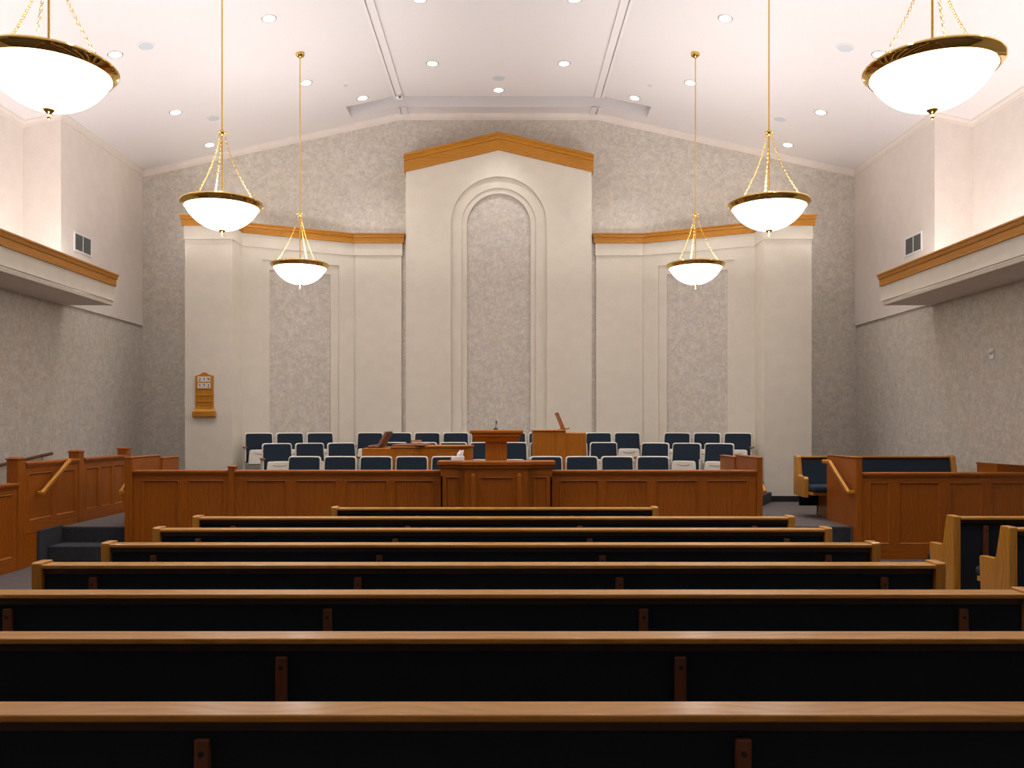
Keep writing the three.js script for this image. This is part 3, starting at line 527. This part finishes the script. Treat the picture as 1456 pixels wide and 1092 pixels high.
/* ---------- hymn board ---------- */
{
  const o = thing('hymn_board', 'oak hymn board with two rows of white number cards on the pier', 'sign', -5.03, 2.0, -14.2);
  const s = new THREE.Shape(); s.moveTo(-0.155, -0.1); s.lineTo(0.155, -0.1); s.lineTo(0.155, 0.56); s.quadraticCurveTo(0.09, 0.565, 0.05, 0.6); s.quadraticCurveTo(0, 0.635, -0.05, 0.6); s.quadraticCurveTo(-0.09, 0.565, -0.155, 0.56); s.closePath();
  part('board', ext(s, 0.03, 0.002, 0.005, 'y', 10), M.crown, o);
  part('shelf', cbox(-0.195, 0.2, -0.145, -0.045, 0.002, 0.075, 0.01, 'x'), M.crown, o);
  part('shelf_moulding', hull([[-0.175, -0.045, 0.002], [0.18, -0.045, 0.002], [-0.175, -0.045, 0.06], [0.18, -0.045, 0.06], [-0.155, -0.0, 0.002], [0.155, -0.0, 0.002], [-0.155, -0.0, 0.036], [0.155, -0.0, 0.036]]), M.crown, o);
  for (const y of [0.005, 0.115, 0.225, 0.335, 0.445]) part('slat', cbox(-0.13, 0.13, y - 0.008, y + 0.008, 0.03, 0.044, 0.003, 'x'), M.crown, o);
  const cards = { '2': 0, '1': 1, '9': 2, '7': 3 };
  const mats = {}, digit = (n) => {
    if (mats[n]) return mats[n];
    const c = document.createElement('canvas'); c.width = 96; c.height = 128; const g = c.getContext('2d'); g.fillStyle = '#e9e4d8'; g.fillRect(0, 0, 96, 128); g.fillStyle = '#1c1c1e'; g.font = 'bold 112px sans-serif'; g.textAlign = 'center'; g.textBaseline = 'middle'; g.fillText(n, 48, 68);
    const t = new THREE.CanvasTexture(c); t.colorSpace = THREE.SRGBColorSpace; return (mats[n] = std({ map: t, roughness: 0.7 }));
  };
  [['2', '1', '9'], ['1', '7', '2']].forEach((r, i) => r.forEach((n, k) => {
    const g = new THREE.BoxGeometry(0.068, 0.088, 0.004); g.translate(-0.075 + k * 0.075, 0.5 - i * 0.11, 0.036);
    const m = part('number_card', flat(g), digit(n), o, `white card with the number ${n}`); m.name = 'number_card';
  }));
}

/* ---------- pendants ---------- */
const chainGeo = (() => {
  const links = [], N = 34, at = (t) => new THREE.Vector3(0.035 + 0.325 * Math.pow(t, 1.55), 0.80 - 0.765 * t, 0);
  for (let i = 0; i < N; i++) {
    const t = (i + 0.5) / N, p = at(t), d = at(Math.min(1, t + 0.01)).sub(at(Math.max(0, t - 0.01))).normalize();
    const g = flat(new THREE.TorusGeometry(0.0105, 0.003, 4, 8)); g.scale(0.8, 1.55, 1); if (i % 2) g.rotateY(Math.PI / 2);
    g.applyQuaternion(new THREE.Quaternion().setFromUnitVectors(new THREE.Vector3(0, 1, 0), d)); g.translate(p.x, p.y, p.z); links.push(g);
  }
  return mergeGeometries(links);
})();
const bowlGeo = (() => { const p = [], cap = (R0, h) => { const r = (R0 * R0 + h * h) / (2 * h), m = Math.acos((r - h) / r); return (k) => [r * Math.sin(m * k), r - h - r * Math.cos(m * k)]; }, o = cap(0.410, 0.285), n = cap(0.402, 0.277); for (let i = 0; i <= 24; i++) p.push(o(i / 24)); for (let i = 24; i >= 0; i--) p.push(n(i / 24)); return lathe(p, 64); })();
const rimGeo = toCreasedNormals(lathe([[0.398, -0.03], [0.402, -0.038], [0.409, -0.039], [0.412, -0.033], [0.437, -0.004], [0.441, -0.002], [0.447, 0.006], [0.449, 0.014], [0.445, 0.023], [0.436, 0.027], [0.43, 0.034], [0.415, 0.036], [0.398, 0.03], [0.398, -0.03]], 72), 0.6);
function pendant(label, x, z, twist) {
  const y = 4.165, top = roof(x) - y, o = thing('pendant_lamp', label, 'pendant lamp', x, y, z, 0, null);
  part('bowl', bowlGeo, M.glow, o); part('rim', rimGeo, M.brass, o);
  const fin = part('finial', lathe([[0, -0.352], [0.008, -0.35], [0.013, -0.34], [0.012, -0.33], [0.006, -0.322], [0.008, -0.315], [0.02, -0.308], [0.038, -0.29], [0.04, -0.284], [0, -0.284]], 24), M.brass, o);
  part('rod', tube([[0, -0.27, 0], [0, top * 0.5, 0], [0, top - 0.02, 0]], 0.0095, 4, 10), M.brass, o);
  part('hub', [lathe([[0, 0.77], [0.014, 0.775], [0.02, 0.79], [0.032, 0.8], [0.032, 0.815], [0.018, 0.825], [0.014, 0.84], [0, 0.84]], 24), ...[0, 1, 2].map((k) => flat(new THREE.SphereGeometry(0.014, 10, 8)).translate(0.038 * Math.cos(twist + k * 2.094), 0.805, -0.038 * Math.sin(twist + k * 2.094)))], M.brass, o);
  part('canopy', lathe([[0, top - 0.075], [0.015, top - 0.075], [0.03, top - 0.06], [0.06, top - 0.045], [0.07, top - 0.02], [0.07, top + 0.02], [0, top + 0.02]], 28), M.brass, o);
  for (let k = 0; k < 3; k++) { const c = part('chain', chainGeo, M.brass, o); c.rotation.y = twist + k * 2.094; }
  const up = new THREE.RectAreaLight(WARM, LAMP_UP, 0.52, 0.52); up.name = 'bowl_light'; up.position.set(0, 0.005, 0); up.rotation.x = Math.PI / 2; o.add(up);
  const down = new THREE.PointLight(WARM, LAMP_DOWN); down.name = 'bowl_underlight'; down.position.set(0, -0.42, 0); down.castShadow = true; down.shadow.radius = 2; o.add(down);
}
[[-12.78, 'nearest the choir seats'], [-9.24, 'second from the choir seats'], [-5.72, 'third from the choir seats']].forEach(([z, w], i) => {
  pendant(`brass pendant lamp with white glass bowl, ${w}, piano side`, -3.05, z, [1.43, 0.09, 0.35][i]);
  pendant(`brass pendant lamp with white glass bowl, ${w}, organ side`, 3.05, z, [1.6, 1.43, 2.79][i]);
});

/* ---------- ceiling fittings ---------- */
const ringGeo = lathe([[0.085, 0.012], [0.085, -0.004], [0.1, -0.006], [0.106, 0], [0.106, 0.012]], 32), lensGeo = flat(new THREE.CylinderGeometry(0.086, 0.086, 0.008, 32));
function downlight(x, z, label, group) {
  const o = thing('recessed_downlight', label, 'ceiling light', x, roof(x), z, 0, group);
  const tilt = Math.abs(x) > BREAK ? -Math.sign(x) * Math.atan(SLOPE) : 0;
  for (const [n, g, m] of [['trim_ring', ringGeo, M.metal], ['lens', lensGeo, M.lens]]) { const q = part(n, g, m, o); q.rotation.z = tilt; }
  const L = new THREE.SpotLight(WARM, DOWNLIGHT, 0, 0.74, 1, 2); L.name = 'downlight_beam'; L.position.set(0, -0.03, 0); L.target.position.set(0, -1, 0); L.castShadow = true; L.shadow.radius = 4; o.add(L); o.add(L.target);
}
const far = ['nearest the back wall', 'second from the back wall', 'third from the back wall'];
[-15.42, -13.82, -11.67].forEach((z, i) => { downlight(-5.38, z, `round recessed downlight ${far[i]}, above the ramp`, 'downlights along the ramp side wall'); downlight(5.38, z, `round recessed downlight ${far[i]}, above the bench`, 'downlights along the bench side wall'); });
[-13.8, -11.62].forEach((z, i) => { const w = i ? 'before' : 'behind'; downlight(-3.2, z, `round recessed downlight in the slope just ${w} the piano side lamp rod`, 'downlights along the piano side pendants'); downlight(3.2, z, `round recessed downlight in the slope just ${w} the organ side lamp rod`, 'downlights along the organ side pendants'); });
downlight(-2.44, -14.86, 'round recessed downlight at the slot end on the piano side', null); downlight(2.44, -14.86, 'round recessed downlight at the slot end on the organ side', null);
downlight(0, -14.8, 'round recessed downlight in the flat ceiling before the middle of the slot', null);
downlight(-1.09, -13.72, 'round recessed downlight in the flat ceiling near the piano side fold', null); downlight(1.09, -13.72, 'round recessed downlight in the flat ceiling near the organ side fold', null);
[[-9.5, 'above the first pews'], [-7.35, 'above the middle pews'], [-5.2, 'above the rear pews']].forEach(([z, w]) => [[-5.38, 'by the ramp wall'], [-3.2, 'beside the piano side lamps'], [-1.09, 'by the piano side fold'], [1.09, 'by the organ side fold'], [3.2, 'beside the organ side lamps'], [5.38, 'by the bench wall']].forEach(([x, v]) => downlight(x, z, `round recessed downlight ${w}, ${v}`, 'downlights above the pews')));
downlight(-1.09, -11.65, 'round recessed downlight above the rail, by the piano side fold', null); downlight(1.09, -11.65, 'round recessed downlight above the rail, by the organ side fold', null);
function speaker(x, z, r, label) {
  const o = thing('ceiling_speaker', label, 'speaker', x, roof(x), z), tilt = Math.abs(x) > BREAK ? -Math.sign(x) * Math.atan(SLOPE) : 0;
  const a = part('ring', lathe([[r * 0.78, 0.006], [r * 0.78, -0.006], [r * 0.95, -0.01], [r, -0.002], [r, 0.01]], 32), M.white, o), b = part('grille', flat(new THREE.CylinderGeometry(r * 0.79, r * 0.79, 0.006, 32)), M.grille, o);
  a.rotation.z = b.rotation.z = tilt;
}
speaker(-4.93, -11.63, 0.13, 'round pale ceiling speaker nearer the pews on the ramp side'); speaker(4.91, -11.7, 0.13, 'round pale ceiling speaker nearer the pews on the bench side');
speaker(-4.93, -14.36, 0.13, 'round pale ceiling speaker nearer the piers on the ramp side'); speaker(4.9, -14.42, 0.13, 'round pale ceiling speaker nearer the piers on the bench side');
speaker(0, -14.3, 0.13, 'round pale ceiling speaker in the flat ceiling behind the middle downlight');
speaker(-2.62, -14.22, 0.045, 'tiny round ceiling sensor on the piano side of the fold'); speaker(2.6, -14.22, 0.045, 'tiny round ceiling sensor on the organ side of the fold');
{
  const o = thing('ceiling_camera', 'small white camera on a bracket hanging at the ceiling fold', 'camera', -1.79, FLAT - 0.022, -14.9);
  part('mount', lathe([[0, 0], [0.035, 0], [0.035, -0.012], [0.01, -0.02], [0.01, -0.06], [0, -0.06]], 16), M.white, o);
  part('body', [rbox(-0.06, 0.06, -0.105, -0.055, -0.035, 0.035, 0.012, 2)], M.white, o);
  part('lens', flat(new THREE.CylinderGeometry(0.018, 0.018, 0.02, 14)).rotateX(Math.PI / 2).translate(0.02, -0.08, 0.042), M.black, o);
}
/* ---------- fittings on the walls ---------- */
for (const s of [-1, 1]) {
  const o = thing('wall_vent', s < 0 ? 'white framed air vent on the upper wall by the ramp' : 'white framed air vent on the upper wall by the bench', 'vent', s * (SIDE - 0.025), 4.695, -13.67, -s * Math.PI / 2);
  part('backing', box(-0.26, 0.26, -0.135, 0.135, -0.004, 0.003), M.vent, o);
  part('frame', [cbox(-0.29, 0.29, 0.13, 0.16, 0, 0.016, 0.004), cbox(-0.29, 0.29, -0.16, -0.13, 0, 0.016, 0.004), cbox(-0.29, -0.255, -0.13, 0.13, 0, 0.016, 0.004), cbox(0.255, 0.29, -0.13, 0.13, 0, 0.016, 0.004), cbox(-0.008, 0.008, -0.13, 0.13, 0, 0.012, 0.003)], M.white, o);
  const slat = cbox(-0.254, 0.254, -0.004, 0.004, 0.002, 0.011, 0.002);
  for (let k = 0; k < 11; k++) { const q = part('slat', slat, M.vent, o); q.position.y = -0.115 + k * 0.023; q.rotation.x = 0.0; }
}
{
  const o = thing('wall_sensor', 'small white device on the mottled wall above the side pews', 'sensor', SIDE, 2.7, -11.5, -Math.PI / 2);
  part('plate', rbox(-0.05, 0.05, -0.075, 0.075, 0, 0.02, 0.008, 2), M.white, o);
  part('dome', flat(new THREE.SphereGeometry(0.042, 18, 12)).scale(1, 0.8, 0.9).translate(0, 0.025, 0.03), M.white, o);
}
renderer.render(scene, camera);
